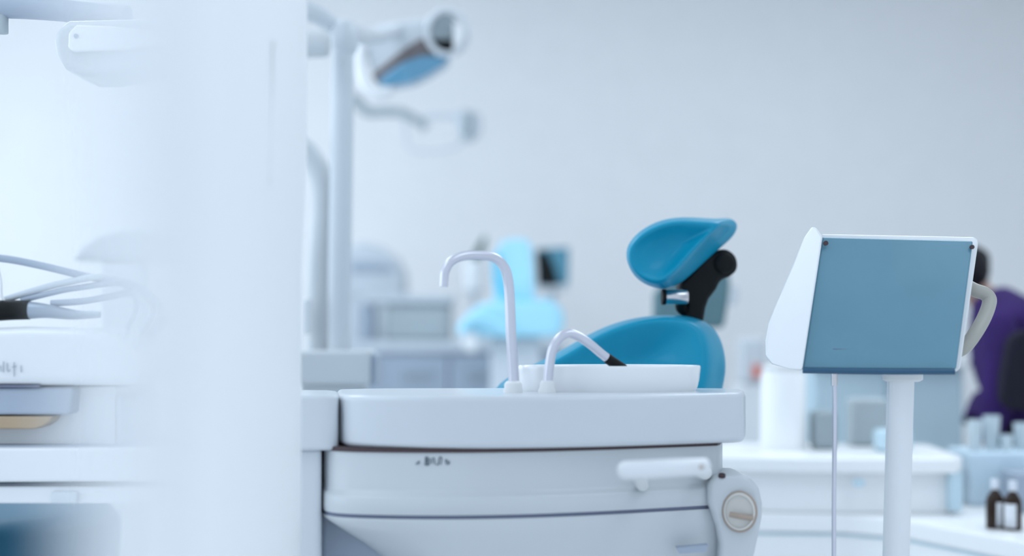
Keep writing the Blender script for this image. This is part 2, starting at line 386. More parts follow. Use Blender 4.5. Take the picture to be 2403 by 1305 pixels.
# ------------------------------------------------------------------ display panel on its pole
pan = thing('display_stand', 'slate blue instrument display in a white wedge housing on a white pole', 'display', (X(2085, 2.3), 2.3, 0))
TL, TR, BRr, BL = (1930, 556, 2.33), (2287, 565, 2.31), (2247, 868, 2.215), (1884, 866, 2.235)
def face(off, g=0):
    q = [(TL[0]-g, TL[1]-g, TL[2]), (TR[0]+g, TR[1]-g, TR[2]), (BRr[0]+g, BRr[1]+g, BRr[2]), (BL[0]-g, BL[1]+g, BL[2])]
    return [P(a, b, d) + Vector((0, off, 0)) for a, b, d in q]
sf = obj('screen', loft([face(.004), face(.016)]), TEAL, pan, bevel=.004, seg=3, label='slate blue glossy screen')
obj('screen_lip', tube([P(1884, 869, 2.232), P(2060, 872, 2.222), P(2240, 872, 2.212)], .0048, 14, 4), TEALD, sf)
obj('score_line', tube([P(1955, 819, 2.249), P(2050, 819.5, 2.246), P(2112, 820, 2.244)], .0005, 6, 2), SEAM, sf)
obj('screw', disc(P(2280, 580, 2.306), (0, -1, 0), .0036, .004), BROWN, sf)
obj('screw', disc(P(1937, 571, 2.322), (0, -1, 0), .004, .004), BROWN, sf)
hs = [P(1926, 549, 2.35), P(2290, 556, 2.33), P(2298, 566, 2.33), P(2255, 866, 2.235), P(2246, 872, 2.235), P(1884, 868, 2.25)]
obj('housing', loft([hs, [v + Vector((-.0, .07, -.0)) for v in hs]]), WHITE, pan, bevel=.005, seg=3)
wd = [(1905, 531, 2.35), (1916, 534, 2.34), (1931, 556, 2.325), (1883, 870, 2.225), (1850, 866, 2.25), (1812, 855, 2.29), (1797, 838, 2.31), (1796, 800, 2.32), (1803, 760, 2.33), (1822, 712, 2.34), (1860, 625, 2.35), (1888, 556, 2.36)]
obj('side_cover', loft([[P(*q) for q in wd], [P(*q) + Vector((.012, .07, 0)) for q in wd]]), WHITE, pan, bevel=.008, seg=4, label='white wedge-shaped side cover')
obj('handle', tube([P(2270, 672, 2.35), P(2290, 682, 2.34), P(2312, 690, 2.335), P(2322, 706, 2.33), P(2312, 740, 2.31), P(2290, 780, 2.29), P(2266, 812, 2.285), P(2246, 825, 2.29)], lambda t: R(17, 2.3), 18, 6, flat=.8), BEIGE, pan, label='beige loop handle')
pt, pb = P(2114, 885, 2.275), Vector((X(2080, 2.275), 2.275, .03))
obj('pole', tube([pt + (pb - pt) * t for t in (0, .3, .6, 1)], R(31, 2.275), 32, 2), WHITE, pan)
obj('pole_collar', disc(P(2118, 894, 2.275), (0, 0, 1), R(47, 2.275), .012, 36, prof=[(.8, -.001), (.98, .002), (1, .012), (1, .014)]), CREAM, pan)
obj('base_plate', lathe([(.16, 0), (.17, .01), (.165, .028), (.05, .034)], (X(2080, 2.275), 2.275), 48), WHITE, pan)
rod = obj('cable_rod', tube([P(1959, 868, 2.25), P(1959, 900, 2.25), P(1959, 960, 2.25), P(1958, 1100, 2.25), P(1957, 1300, 2.25), Vector((X(1960, 2.25), 2.25, .015))], .0036, 12, 4), TUBE, pan, label='thin grey rod hanging from the display')
obj('plug', disc(P(1958, 905, 2.25), (0, 0, 1), .0052, .022, 20), CHROME, rod)
obj('rod_foot', lathe([(.03, 0), (.03, .012), (.008, .018)], (X(1960, 2.25), 2.25), 24), CREAM, rod)

# ------------------------------------------------------------------ post, hose and near lamp
DO = .5
post = thing('lamp_post', 'white lamp post with a swinging dental light beside the frosted screen', 'lamp', (X(800, 3.0), 3.0 + DO, 0))
obj('pole', tube([P(806, 70, 3.0), P(803, 300, 3.0), P(798, 600, 3.0), P(796, 850, 3.0)], lambda t: R(25, 3.0) * (1 + .10 * math.sin(t * 3)), 28, 4), LAMPW, post)
obj('post_box', pbox(690, 868, 822, 905, 2.92, 3.10), BODY, post, bevel=.012, seg=4)
obj('post_column', box(X(700, 2.92), X(850, 2.92), 2.94 + DO, 3.08 + DO, 0, Z(900, 2.92)), BODY, post, bevel=.01)
obj('box_end', pbox(868, 884, 832, 905, 2.94, 3.09), GREYB, post, bevel=.006)
obj('joint', lathe([(.026, Z(128, 3.0)), (.034, Z(112, 3.0)), (.036, Z(80, 3.0)), (.030, Z(56, 3.0)), (.016, Z(48, 3.0))], (X(808, 3.0), 3.0 + DO), 28), LAMPW, post)
obj('upper_arm', tube([P(640, 20, 2.95), P(705, 22, 2.96), P(745, 35, 2.98), P(785, 62, 3.0), P(820, 78, 3.02)], lambda t: R(27 - 8*t, 3.0), 20, 5), LAMPW, post)
obj('arm_knuckle', tube([P(690, 104, 2.9), P(722, 104, 2.9), P(748, 103, 2.9), P(766, 102, 2.9), P(776, 102, 2.9)], lambda t: R(32, 2.9) * (1 if t < .7 else math.sqrt(max(.05, 1 - ((t - .7)/.31)**2))), 22, 6), GREYB if False else BODY, post)
obj('fore_arm', tube([P(820, 75, 3.02), P(855, 84, 3.2), P(890, 84, 3.8), P(930, 70, 4.1)], lambda t: R(22 - 4*t, 3.2), 18, 5), LAMPW, post)
sh = obj('suction_hose', tube([P(640, 330, 3.05), P(700, 342, 3.05), P(735, 375, 3.05), P(755, 430, 3.05), P(758, 500, 3.05), P(750, 620, 3.05), P(746, 830, 3.05)], lambda t: R(27, 3.05), 20, 6), BODY, post)
obj('hose_holder', pbox(706, 728, 700, 784, 2.97, 3.0), WHITE, post, bevel=.008)
D = 4.1
lh = obj('lamp_head', prism([(868, 74), (884, 58), (930, 50), (1000, 42), (1040, 50), (1062, 80), (1060, 120), (1010, 100), (992, 96), (940, 128), (884, 176), (866, 158), (860, 110)], D, D + .14), LAMPW, post, bevel=.012, seg=4)
obj('reflector', prism([(872, 176), (905, 148), (940, 120), (982, 92), (1004, 90), (1025, 130), (960, 158), (905, 196), (884, 192)], D - .012, D + .10), LREFL, lh, bevel=.006, label='grey brown mirrored reflector')
obj('lamp_glass', prism([(884, 192), (905, 172), (945, 146), (985, 131), (1030, 130), (1056, 134), (1040, 152), (1000, 176), (960, 193), (918, 200), (900, 200)], D - .03, D + .08), LGLASS, lh, bevel=.006, label='blue tinted lamp glass')
rc = P(1050, 76, D - .06)
obj('ring_handle', torus(rc, (.15, -1, -.1), R(50, D), R(7, D), .95), LAMPW, lh)
obj('ring_disc', disc(rc + Vector((-.012, .03, .006)), (.15, -1, -.1), R(44, D), .01, 36, .8), MIDG, lh)
obj('ring_shade', prism([(1014, 90), (1030, 94), (1062, 92), (1062, 112), (1056, 122), (1040, 116), (1024, 106)], D - .055, D - .03), BLACK, lh, bevel=.004)
obj('ring_vane', prism([(1064, 50), (1078, 58), (1086, 76), (1084, 98), (1074, 112), (1064, 116)], D - .07, D - .05), WHITE, lh, bevel=.004)
obj('bail', tube([P(848, 106, D), P(846, 140, D-.01), P(848, 172, D-.02), P(858, 202, D-.03), P(884, 222, D-.03), P(906, 218, D-.02), P(918, 204, D)], lambda t: R(13, D), 18, 6), WHITE, lh)

DO = 1.3
# far lamp
fl = thing('far_dental_lamp', 'distant grey jointed dental light arm below the nearer lamp head', 'lamp', (X(803, 5.4), 5.4 + DO, 0))
D2 = 5.4
obj('pole', tube([P(801, 200, D2), P(800, 600, D2), Vector((X(800, D2), D2 + DO, 0))], R(13, D2), 18, 2), MIDG, fl)
obj('arm', tube([P(801, 218, D2), P(835, 235, D2), P(862, 262, D2), P(900, 262, D2), P(940, 264, D2), P(978, 282, D2), P(1000, 302, D2)], lambda t: R(13 - 3*t, D2), 14, 5), MIDG, fl)
obj('fore_arm', tube([P(990, 276, D2), P(1030, 272, D2), P(1062, 272, D2), P(1100, 262, D2)], R(7, D2), 12, 4), PALEG, fl)
obj('lamp_head', prism([(1068, 262), (1120, 258), (1132, 275), (1126, 312), (1108, 328), (1082, 326), (1070, 300)], D2 - .02, D2 + .1), PALEG, fl, bevel=.02)
obj('lamp_bracket', tube([P(1098, 262, D2 - .04), P(1096, 295, D2 - .04), P(1093, 322, D2 - .04)], R(9, D2), 12, 3), MIDG, fl)
obj('hanging_strut', tube([P(951, 270, D2), P(952, 310, D2), P(962, 348, D2), P(1010, 356, D2), P(1070, 345, D2), P(1085, 325, D2)], R(4, D2), 10, 4), PALEG, fl)

# ------------------------------------------------------------------ far left counter and its things
D3 = 5.6
ct = thing('wall_counter', 'pale grey counter with grey drawers behind the tall tap', 'counter', (X(1000, D3), D3 + .25 + DO, 0))
zc = Z(800, D3)
obj('worktop', pbox(838, 1330, 800, 826, D3, D3 + .6), PALEG, ct, bevel=.01)
obj('cabinet_body', box(X(850, D3), X(1320, D3), D3 + .03 + DO, D3 + .58 + DO, 0, Z(826, D3)), GREYB, ct, bevel=.004)
for i, (a, b) in enumerate(((905, 1050), (1056, 1195), (1201, 1312))):
    dr = obj('drawer', pbox(a, b, 834, 1010, D3 + .012, D3 + .03), GREYB, ct, bevel=.003)
    obj('drawer_handle', pbox(a + 40, b - 40, 880, 888, D3 - .01, D3 + .012), MIDG, dr, bevel=.003)
cb = thing('steriliser_cabinet', 'grey green steriliser cabinet standing on the pale wall counter', 'cabinet', (X(960, 5.7), 5.8 + DO, zc))
obj('cabinet_body', box(X(905, 5.75), X(1058, 5.75), 5.72 + DO, 5.98 + DO, zc, Z(712, 5.75)), GREYC, cb, bevel=.01)
obj('door', box(X(912, 5.75), X(1050, 5.75), 5.705 + DO, 5.722 + DO, zc + .01, Z(722, 5.75)), GREYC, cb, bevel=.004)
obj('cabinet_top', box(X(850, 5.75), X(1066, 5.75), 5.69 + DO, 6.0 + DO, Z(712, 5.75), Z(692, 5.75)), PALEG, cb, bevel=.01)
sd = obj('storage_box', pbox(842, 876, 715, 798, D3 + .1, D3 + .3), GREYB, bevel=.006); tag(sd, 'slim blue grey box at the left end of the wall counter', 'box')
so = thing('covered_machine', 'rounded pale blue grey machine behind the lamp post foot', 'machine', (X(885, 6.2), 6.35 + DO, 0))
hump = [(805, 700), (805, 590), (825, 572), (860, 568), (900, 580), (930, 604), (948, 636), (950, 700)]
obj('hood', prism(hump, 6.2, 6.5), GREYB if False else PALEG, so, bevel=.03, seg=4)
obj('hood_band', prism([(822, 612), (902, 616), (928, 636), (820, 638)], 6.185, 6.21), GREYB, so, bevel=.01)
obj('stand', box(X(812, 6.2), X(942, 6.2), 6.22 + DO, 6.48 + DO, 0, Z(695, 6.2)), PALEG, so, bevel=.01)

# far cyan chair
fc = thing('far_dental_chair', 'distant pale cyan dental chair with upright backrest seen past the tall tap', 'dental chair', (X(1205, 5.0), 5.0 + DO, 0))
D4 = 5.0
obj('backrest', prism([(1168, 578), (1178, 566), (1200, 560), (1235, 560), (1247, 572), (1252, 640), (1256, 712), (1160, 712), (1160, 640)], D4, D4 + .10), CYAN, fc, bevel=.02, seg=4)
obj('backrest_side', prism([(1156, 612), (1164, 590), (1172, 596), (1170, 640), (1192, 704), (1178, 706), (1158, 668)], D4 - .02, D4 + .08), CYAND, fc, bevel=.008)
obj('seat', prism([(1070, 790), (1074, 762), (1096, 736), (1126, 714), (1162, 704), (1290, 704), (1316, 716), (1326, 745), (1322, 776), (1310, 792)], D4 - .08, D4 + .35), CYAN, fc, bevel=.03, seg=4)
obj('arm_pad', tube([P(1084, 776, D4 - .12), P(1100, 752, D4 - .12), P(1135, 748, D4 - .12), P(1180, 766, D4 - .12), P(1205, 790, D4 - .12)], R(9, D4), 12, 4), CYAN, fc)
obj('seat_fold', tube([P(1210, 704, D4 - .05), P(1250, 709, D4 - .055), P(1292, 706, D4 - .05)], R(5, D4), 10, 4), CYAND, fc)
obj('foot_cover', prism([(1084, 780), (1120, 780), (1122, 812), (1112, 828), (1098, 828), (1086, 812)], D4 - .1, D4), WHITE, fc, bevel=.012)
obj('pedestal', box(X(1150, D4), X(1270, D4), D4 + DO, D4 + .25 + DO, 0, Z(790, D4)), PALEG, fc, bevel=.02)
fm = thing('far_monitor', 'small dark screened teal monitor just right of the pale cyan chair', 'monitor', (X(1296, 5.75), 5.8 + DO, Z(800, D3)))
D5 = 5.75
obj('casing', prism([(1256, 584), (1336, 580), (1334, 668), (1262, 672)], D5, D5 + .08), mat('teal_casing', (.09, .28, .38), .4), fm, bevel=.008)
obj('screen', prism([(1259, 590), (1284, 590), (1300, 625), (1312, 668), (1262, 668)], D5 - .012, D5 + .01), BLACK, fm, bevel=.004)
obj('stand', tube([P(1298, 665, D5 + .05), P(1298, 760, D5 + .05), Vector((X(1298, D5), D5 + .05 + DO, Z(800, D3)))], R(8, D5), 14, 2), PALEG, fm)
obj('tray', pbox(1258, 1336, 672, 682, D5 - .05, D5 + .1), PALEG, fm, bevel=.008)
lf = bmesh.new()
for (a, b, c, e, w) in ((1112, 612, 1140, 552, 9), (1120, 612, 1128, 570, 7), (1108, 612, 1118, 585, 6)):
    tube([P(a, b, 5.75), P((a+c)/2 + 2, (b+e)/2, 5.75), P(c, e, 5.75)], lambda t, w=w: R(w, 5.75) * max(.08, math.sin(PI * min(1, t * .92 + .06))), 12, 5, lf, flat=.4)
pl = thing('potted_plant', 'dark green leaves of a plant left of the pale cyan chair', 'plant', (X(1112, 5.75), 5.75 + DO, Z(800, D3)))
obj('leaves', lf, LEAF, pl)
obj('pot', lathe([(.045, Z(680, 5.75)), (.055, Z(628, 5.75)), (.055, Z(610, 5.75)), (.048, Z(612, 5.75))], (X(1112, 5.75), 5.75 + DO), 28), WHITE, pl)
obj('plant_stand', lathe([(.07, Z(800, D3)), (.07, Z(800, D3)+.015), (.015, Z(800, D3)+.02), (.015, Z(690, 5.75)), (.06, Z(686, 5.75)), (.06, Z(680, 5.75))], (X(1112, 5.75), 5.75 + DO), 24), PALEG, pl)

DO = 0.0
# slate backed stool behind the blue chair
st = thing('stool', 'dark slate backed stool partly hidden behind the blue headrest', 'stool', (X(1625, 4.6), 4.6, 0))
obj('backrest', prism([(1534, 770), (1536, 690), (1556, 662), (1640, 640), (1700, 630), (1716, 650), (1712, 700), (1700, 770)], 4.6, 4.67), SLATE, st, bevel=.015, seg=4)
obj('edge_guard', tube([P(1722, 672, 4.6), P(1724, 695, 4.6), P(1714, 715, 4.6)], R(9, 4.6), 12, 4), PALEG, st)
obj('back_rod', box(X(1600, 4.6), X(1640, 4.6), 4.62, 4.65, .45, Z(765, 4.6)), MIDG, st, bevel=.005)
obj('seat', lathe([(.16, .42), (.19, .43), (.19, .48), (.16, .50)], (X(1620, 4.6), 4.5), 36), SLATE, st)
obj('gas_lift', lathe([(.22, 0), (.22, .03), (.03, .06), (.03, .43)], (X(1620, 4.6), 4.5), 30), CHROME, st)

# ------------------------------------------------------------------ right side: cabinet, worktops, bottles
ZL = .5024
wt = thing('low_worktop', 'long low glossy white worktop running under the brown bottles', 'worktop', (X(2300, 3.4), 3.6, 0))
e0 = (X(2500, 3.06), 3.06); e1 = (X(1700, 3.95), 3.78)
wp = [Vector((X(1650, 3.60), 3.60, 0)), Vector((X(1980, 3.56), 3.56, 0)), Vector((X(2130, 3.457), 3.457, 0)), Vector((X(2403, 3.105), 3.105, 0)), Vector((X(2600, 2.93), 2.93, 0)), Vector((1.70, 4.1, 0)), Vector((.53, 4.12, 0))]
obj('worktop', loft([[v + Vector((0, 0, z)) for v in wp] for z in (ZL - .045, ZL)]), BRIGHT, wt, bevel=.006)
wq = [v * 1 for v in wp]; cw = sum(wq, Vector()) / len(wq)
obj('worktop_cabinet', loft([[v + (cw - v) * .03 + Vector((0, .01, z)) for v in wq] for z in (0, ZL - .045)]), BRIGHT, wt, bevel=.004)
mk = [v + (cw - v) * .027 + Vector((0, .008, 0)) for v in wq][:5]
obj('edge_strip', tube([v + Vector((0, 0, ZL - .05)) for v in mk], .003, 8, 1, smooth=False), PALEB, wt)
# white box unit standing on it
wb = thing('drawer_unit', 'bright white drawer unit with overhanging lid on the low worktop', 'cabinet', (X(1980, 3.55), 3.75, ZL))
lid = [Vector((X(a, d), d, 0)) for a, d in ((1640, 3.62), (1900, 3.56), (2200, 3.55), (2245, 3.55), (2257, 3.58), (2258, 3.62), (2180, 4.0), (2160, 4.02), (1700, 4.06), (1640, 4.0))]
obj('lid', loft([[v + Vector((0, 0, z)) for v in lid] for z in (Z(1112, 3.55), Z(1076, 3.55))]), BRIGHT, wb, bevel=.008, seg=4)
wbp = [Vector((X(a, d), d, 0)) for a, d in ((1650, 3.66), (1900, 3.61), (2226, 3.595), (2228, 3.64), (2200, 3.98), (1720, 4.0))]
obj('unit_body', loft([[v + Vector((0, 0, z)) for v in wbp] for z in (ZL, Z(1112, 3.55))]), BRIGHT, wb, bevel=.006)
sp = obj('side_post', pbox(2230, 2260, 1108, 1200, 3.56, 3.62), PALEB, wb, bevel=.004)
lk = obj('latch', disc(P(2015, 1133, 3.565), (0, -1, 0), .011, .006, 20, 1.5), PALEB, wb)
ztop = Z(1076, 3.55)
# things on the lid
can = thing('canister', 'tall white canister standing behind the wedge display housing', 'canister', (X(1838, 3.85), 3.85, ztop))
obj('canister_body', lathe([(.058, ztop), (.062, ztop + .01), (.060, Z(880, 3.85)), (.052, Z(868, 3.85))], (X(1838, 3.85), 3.85), 36), BRIGHT, can)
obj('canister_lid', lathe([(.056, Z(868, 3.85)), (.056, Z(858, 3.85)), (.03, Z(852, 3.85))], (X(1838, 3.85), 3.85), 36), CREAM, can)
for (a, b, w, d, nm, lb, mm) in ((1935, 965, 44, 3.8, 'instrument_tray', 'grey instrument tray just right of the white canister', MIDG), (2040, 935, 80, 3.92, 'instrument_case', 'mid grey instrument case seen behind the white pole', GREYC), (2100, 1010, 70, 3.72, 'folded_towel', 'low grey blue folded towel on the white lid', PALEB)):
    o = obj(nm, pbox(a - w/2, a + w/2 + 10, b, min(CY + (H - ztop) * F / d, 2000), d, d + .09), mm, bevel=.015, seg=3)
    tag(o, lb, nm.split('_')[1])
# pale blue cupboard behind
pc = thing('glazed_cupboard', 'pale blue cupboard behind the white pole of the display', 'cupboard', (X(2100, 5.0), 5.2, 0))
obj('cupboard_body', box(X(1905, 5.0), X(2262, 5.0), 5.0, 5.4, 0, Z(862, 5.0)), PALEB, pc, bevel=.01)
for a, b in ((1912, 2080), (2086, 2255)):
    dd = obj('door', pbox(a, b, 872, 1150, 4.985, 5.0), PALEB, pc, bevel=.004)
    obj('door_handle', pbox(b - 16 if a < 2000 else a + 10, b - 10 if a < 2000 else a + 16, 980, 1020, 4.97, 4.986), CHROME, dd, bevel=.002)
obj('cupboard_top', box(X(1895, 5.0), X(2275, 5.0), 4.96, 5.42, Z(862, 5.0), Z(852, 5.0)), WHITE, pc, bevel=.006)
# dispenser with coral lever
ds = thing('soap_dispenser', 'white dispenser with a small coral lever right of the blue backrest', 'dispenser', (X(1768, 5.2), 5.2, 0))
obj('dispenser_body', pbox(1740, 1798, 792, 902, 5.2, 5.3), LAMPW, ds, bevel=.015)
obj('lever', pbox(1770, 1785, 856, 888, 5.175, 5.2), CORAL, ds, bevel=.004, label='coral lever')
obj('dispenser_stand', box(X(1730, 5.2), X(1810, 5.2), 5.2, 5.35, 0, Z(902, 5.2)), WHITE, ds, bevel=.01)

# amber bottles
def bottle(px, py, side):
    d = (H - ZL) * F / (py - CY)
    x = X(px, d); r = R(21, d); h = R(92, d); z0 = ZL
    t = thing('amber_bottle', 'brown glass bottle with white cap, ' + ('left' if side < 0 else 'right') + ' one of the pair on the low worktop', 'bottle', (x, d, z0), 'brown bottles on the low worktop')
    obj('glass_body', lathe([(r*.92, z0), (r, z0 + h*.03), (r, z0 + h*.70), (r*.93, z0 + h*.78), (r*.72, z0 + h*.87), (r*.42, z0 + h*.96), (r*.34, z0 + h*1.02), (r*.34, z0 + h*1.08)], (x, d), 28), AMBER, t)
    obj('cap', lathe([(r*.42, z0 + h*1.0), (r*.45, z0 + h*1.02), (r*.45, z0 + h*1.22), (r*.36, z0 + h*1.26)], (x, d), 20), CAP, t)
    bm = bmesh.new()
    a0, a1 = (-PI/2 - .15, -PI/2 + 1.4) if side < 0 else (-PI/2 - 1.4, -PI/2 + .05)
    rr = r * 1.02
    rg = [[Vector((x + rr*math.cos(a0 + (a1-a0)*k/12), d + rr*math.sin(a0 + (a1-a0)*k/12), z)) for k in range(13)] for z in (z0 + h*.08, z0 + h*.68)]
    loft(rg, False, False, False, bm)
    obj('paper_label', bm, LABEL, t, solid=.0006)
bottle(2335, 1240, -1); bottle(2376.5, 1244, 1)

# pale boxes and cups in front of the seated person
bx = obj('supply_box', box(X(2276, 3.75), X(2520, 3.75), 3.75, 3.95, ZL, Z(1062, 3.75)), mat('pale_blue_board', (.64, .78, .88), .6), bevel=.008)
tag(bx, 'large pale blue supply box behind the brown bottles', 'box')
zb = Z(1062, 3.75)
cups = [(2288, 3.80, 985, 18, 'tall frosted cup at the left end of the pale blue box'), (2327, 3.83, 975, 20, 'widest frosted cup below the purple coat'), (2362, 3.80, 1020, 15, 'shortest frosted cup in the gap below the purple coat'), (2396, 3.84, 992, 18, 'frosted cup at the right edge of the picture')]
for i, (a, d, top, w, lb) in enumerate(cups):
    t = thing('plastic_cup', lb, 'cup', (X(a, d), d, zb), 'frosted cups on the pale blue box')
    r = R(w, d); h = Z(top, d) - zb
    obj('cup_body', lathe([(r*.78, zb), (r*.8, zb + .002), (r, zb + h), (r*.94, zb + h), (r*.74, zb + .006), (r*.1, zb + .005)], (X(a, d), d), 26), TRANSL, t)
    obj('cup_rim', torus(Vector((X(a, d), d, zb + h)), (0, .001, 1), r, .0016), WHITE, t) if False else None
gc = obj('grey_carton', box(X(2385, 3.6), X(2470, 3.6), 3.6, 3.72, ZL, Z(1112, 3.6)), GREYB, bevel=.005)
gc.name = 'carton'; tag(gc, 'grey blue carton at the right edge behind the brown bottles', 'carton')

# ------------------------------------------------------------------ person in purple, seated, leaning to the left
per = thing('person', 'person with black hair in a purple coat leaning forward beside the display', 'person', (X(2420, 4.5), 4.5, 0))
DP = 4.5
def skin_body(name, verts, edges, m, parent, sub=2):
    """verts: (point, radius x, radius y)"""
    me = bpy.data.meshes.new(name); r = wroot(parent)
    me.from_pydata([tuple(v[0] - r.location) for v in verts], edges, [])
    me.materials.append(m)
    o = bpy.data.objects.new(name, me); C.objects.link(o); o.parent = parent
    sk = o.modifiers.new('skin', 'SKIN'); sk.use_smooth_shade = True
    for i, v in enumerate(verts):
        me.skin_vertices[0].data[i].radius = (v[1], v[2])
        me.skin_vertices[0].data[i].use_root = (i == 0)
    sb_ = o.modifiers.new('sub', 'SUBSURF'); sb_.levels = sub; sb_.render_levels = sub
    return o
J = lambda a, b, d=DP: P(a, b, d)
# body: pelvis, spine, neck, head, arms, legs
BV = [(J(2455, 1055), .12, .14), (J(2440, 950), .10, .13), (J(2400, 860), .11, .15), (J(2356, 770), .10, .14), (J(2318, 715), .050, .055), (J(2292, 684), .042, .045), (J(2272, 660), .062, .068), (J(2254, 630), .070, .075), (J(2250, 604), .045, .05),
      (J(2352, 770, DP - .17), .055, .055), (J(2345, 935, DP - .24), .042, .042), (J(2300, 1075, DP - .17), .032, .032), (J(2285, 1088, DP - .14), .028, .02),
      (J(2352, 770, DP + .17), .055, .055), (J(2345, 935, DP + .24), .042, .042), (J(2300, 1075, DP + .17), .032, .032), (J(2285, 1088, DP + .14), .028, .02),
      (J(2440, 1085, DP - .10), .085, .085), (J(2205, 1140, DP - .12), .06, .06), (J(2195, 1425, DP - .12), .04, .04), (J(2130, 1462, DP - .12), .035, .03),
      (J(2440, 1085, DP + .10), .085, .085), (J(2212, 1140, DP + .12), .06, .06), (J(2205, 1425, DP + .12), .04, .04), (J(2145, 1462, DP + .12), .035, .03)]
BE = [(0,1),(1,2),(2,3),(3,4),(4,5),(5,6),(6,7),(7,8),(3,9),(9,10),(10,11),(11,12),(3,13),(13,14),(14,15),(15,16),(0,17),(17,18),(18,19),(19,20),(0,21),(21,22),(22,23),(23,24)]
bodyo = skin_body('body', BV, BE, SKIN, per)
# coat
CV = [(J(2452, 1005), .155, .165), (J(2440, 930), .135, .17), (J(2405, 850), .135, .185), (J(2362, 755), .122, .175), (J(2318, 676), .050, .070),
      (J(2352, 772, DP - .18), .075, .075), (J(2345, 930, DP - .24), .058, .058), (J(2308, 1050, DP - .175), .045, .045),
      (J(2352, 772, DP + .18), .075, .075), (J(2345, 930, DP + .24), .058, .058), (J(2308, 1050, DP + .175), .045, .045)]
CE = [(0,1),(1,2),(2,3),(3,4),(3,5),(5,6),(6,7),(3,8),(8,9),(9,10)]
coat = skin_body('coat', CV, CE, PURPLE, per); coat['label'] = 'purple coat'
# coat skirt with an uneven hem
sk = []
for zz, ex in ((905, 0), (945, .02), (985, .045)):
    rg = []
    for k in range(40):
        a = 2*PI*k/40
        w_ = .012 * math.sin(a * 5 + 1) * (ex / .045)
        hx = (.055 if zz == 985 else 0) * (math.sin(a * 3 + .6) * .5)
        c = J(2420 + (zz - 905) * .1, zz)
        rg.append(c + Vector((math.cos(a) * (.165 + ex + w_), math.sin(a) * (.19 + ex + w_), -hx)))
    sk.append(rg)
obj('coat_skirt', loft(sk, True, False), PURPLE, per, solid=.006, sub=1)
# hair with a bun, facing left
def blob(c, rx, ry, rz, seg=20, rot=0):
    bm = bmesh.new(); bmesh.ops.create_uvsphere(bm, u_segments=seg, v_segments=seg // 2 + 2, radius=1)
    M = Matrix.Translation(c) @ Matrix.Rotation(rot, 4, 'Y') @ Matrix.Diagonal((rx, ry, rz, 1))
    bmesh.ops.transform(bm, matrix=M, verts=bm.verts); return bm
hr2 = bmesh.new()
hair = obj('hair', blob(J(2258, 630), .084, .084, .088, rot=-.4), HAIR, per)
obj('hair_bun', blob(J(2294, 612), .038, .04, .042), HAIR, hair)
fcx = blob(J(2230, 648), .055, .06, .082, rot=-.4)
fo = obj('face', fcx, SKIN, per)
obj('nose', blob(J(2186, 653), .02, .012, .016), SKIN, fo)
for s in (-1, 1):
    obj('eye', blob(J(2196, 636, DP + s * .03), .008, .01, .007, 12), mat('eye_white', (.7, .7, .7), .3), fo)
    obj('ear', blob(J(2258, 655, DP + s * .082), .014, .008, .026, 12), SKIN, fo)
obj('mouth', blob(J(2196, 678), .008, .022, .006, 12), mat('lip', (.4, .14, .12), .5), fo)
# fingers
for s, hp in ((-1, J(2278, 1092, DP - .135)), (1, J(2278, 1092, DP + .125))):
    for k in range(4):
        y = -.024 + .016 * k; L = (.07, .08, .075, .06)[k]
        tube_b = tube([hp + Vector((.01, y, 0)), hp + Vector((-L*.5, y*1.1, -.004)), hp + Vector((-L, y*1.1, -.028))], lambda t: .0085 - .002*t, 8, 3)
        obj('finger', tube_b, SKIN, bodyo)
    obj('thumb', tube([hp + Vector((.01, -s*.02, 0)), hp + Vector((-.02, -s*.045, -.01)), hp + Vector((-.045, -s*.045, -.022))], lambda t: .0105 - .002*t, 8, 3), SKIN, bodyo)
    obj('palm', blob(hp + Vector((.005, 0, -.002)), .042, .036, .016, 14), SKIN, bodyo)
# trousers and shoes
TV = [(J(2452, 1062), .13, .15), (J(2436, 1085, DP - .10), .098, .098), (J(2205, 1140, DP - .12), .072, .072), (J(2192, 1400, DP - .12), .055, .055), (J(2436, 1085, DP + .10), .098, .098), (J(2212, 1140, DP + .12), .072, .072), (J(2202, 1400, DP + .12), .055, .055)]
obj_t = skin_body('trousers', TV, [(0,1),(1,2),(2,3),(0,4),(4,5),(5,6)], DARKC, per)
for s in (-1, 1):
    c = J(2158 if s < 0 else 2172, 1392, DP + s * .12); c.z = .035
    obj('shoe', blob(c, .13, .045, .036), WHITE, per)
# black chair with a backrest behind the person
oc = thing('office_stool', 'black padded stool with backrest supporting the person in purple', 'stool', (X(2455, 4.45), 4.5, 0))
obj('backrest', prism([(2372, 800), (2386, 780), (2440, 770), (2560, 780), (2575, 800), (2575, 940), (2560, 960), (2380, 965), (2352, 940), (2356, 880)], DP - .36, DP - .30), DARKC, oc, bevel=.02, seg=4)
obj('seat', lathe([(.20, Z(1205, DP)), (.24, Z(1190, DP)), (.24, Z(1180, DP)), (.20, Z(1172, DP))], (X(2450, DP), DP), 36), DARKC, oc)
obj('back_bar', tube([P(2470, 950, DP - .31), P(2480, 1080, DP - .32), P(2470, 1200, DP - .15), P(2455, 1204, DP)], .014, 12, 4), BLACK, oc)
obj('gas_lift', lathe([(.25, 0), (.25, .03), (.03, .07), (.03, Z(1200, DP))], (X(2450, DP), DP), 30), CHROME, oc)

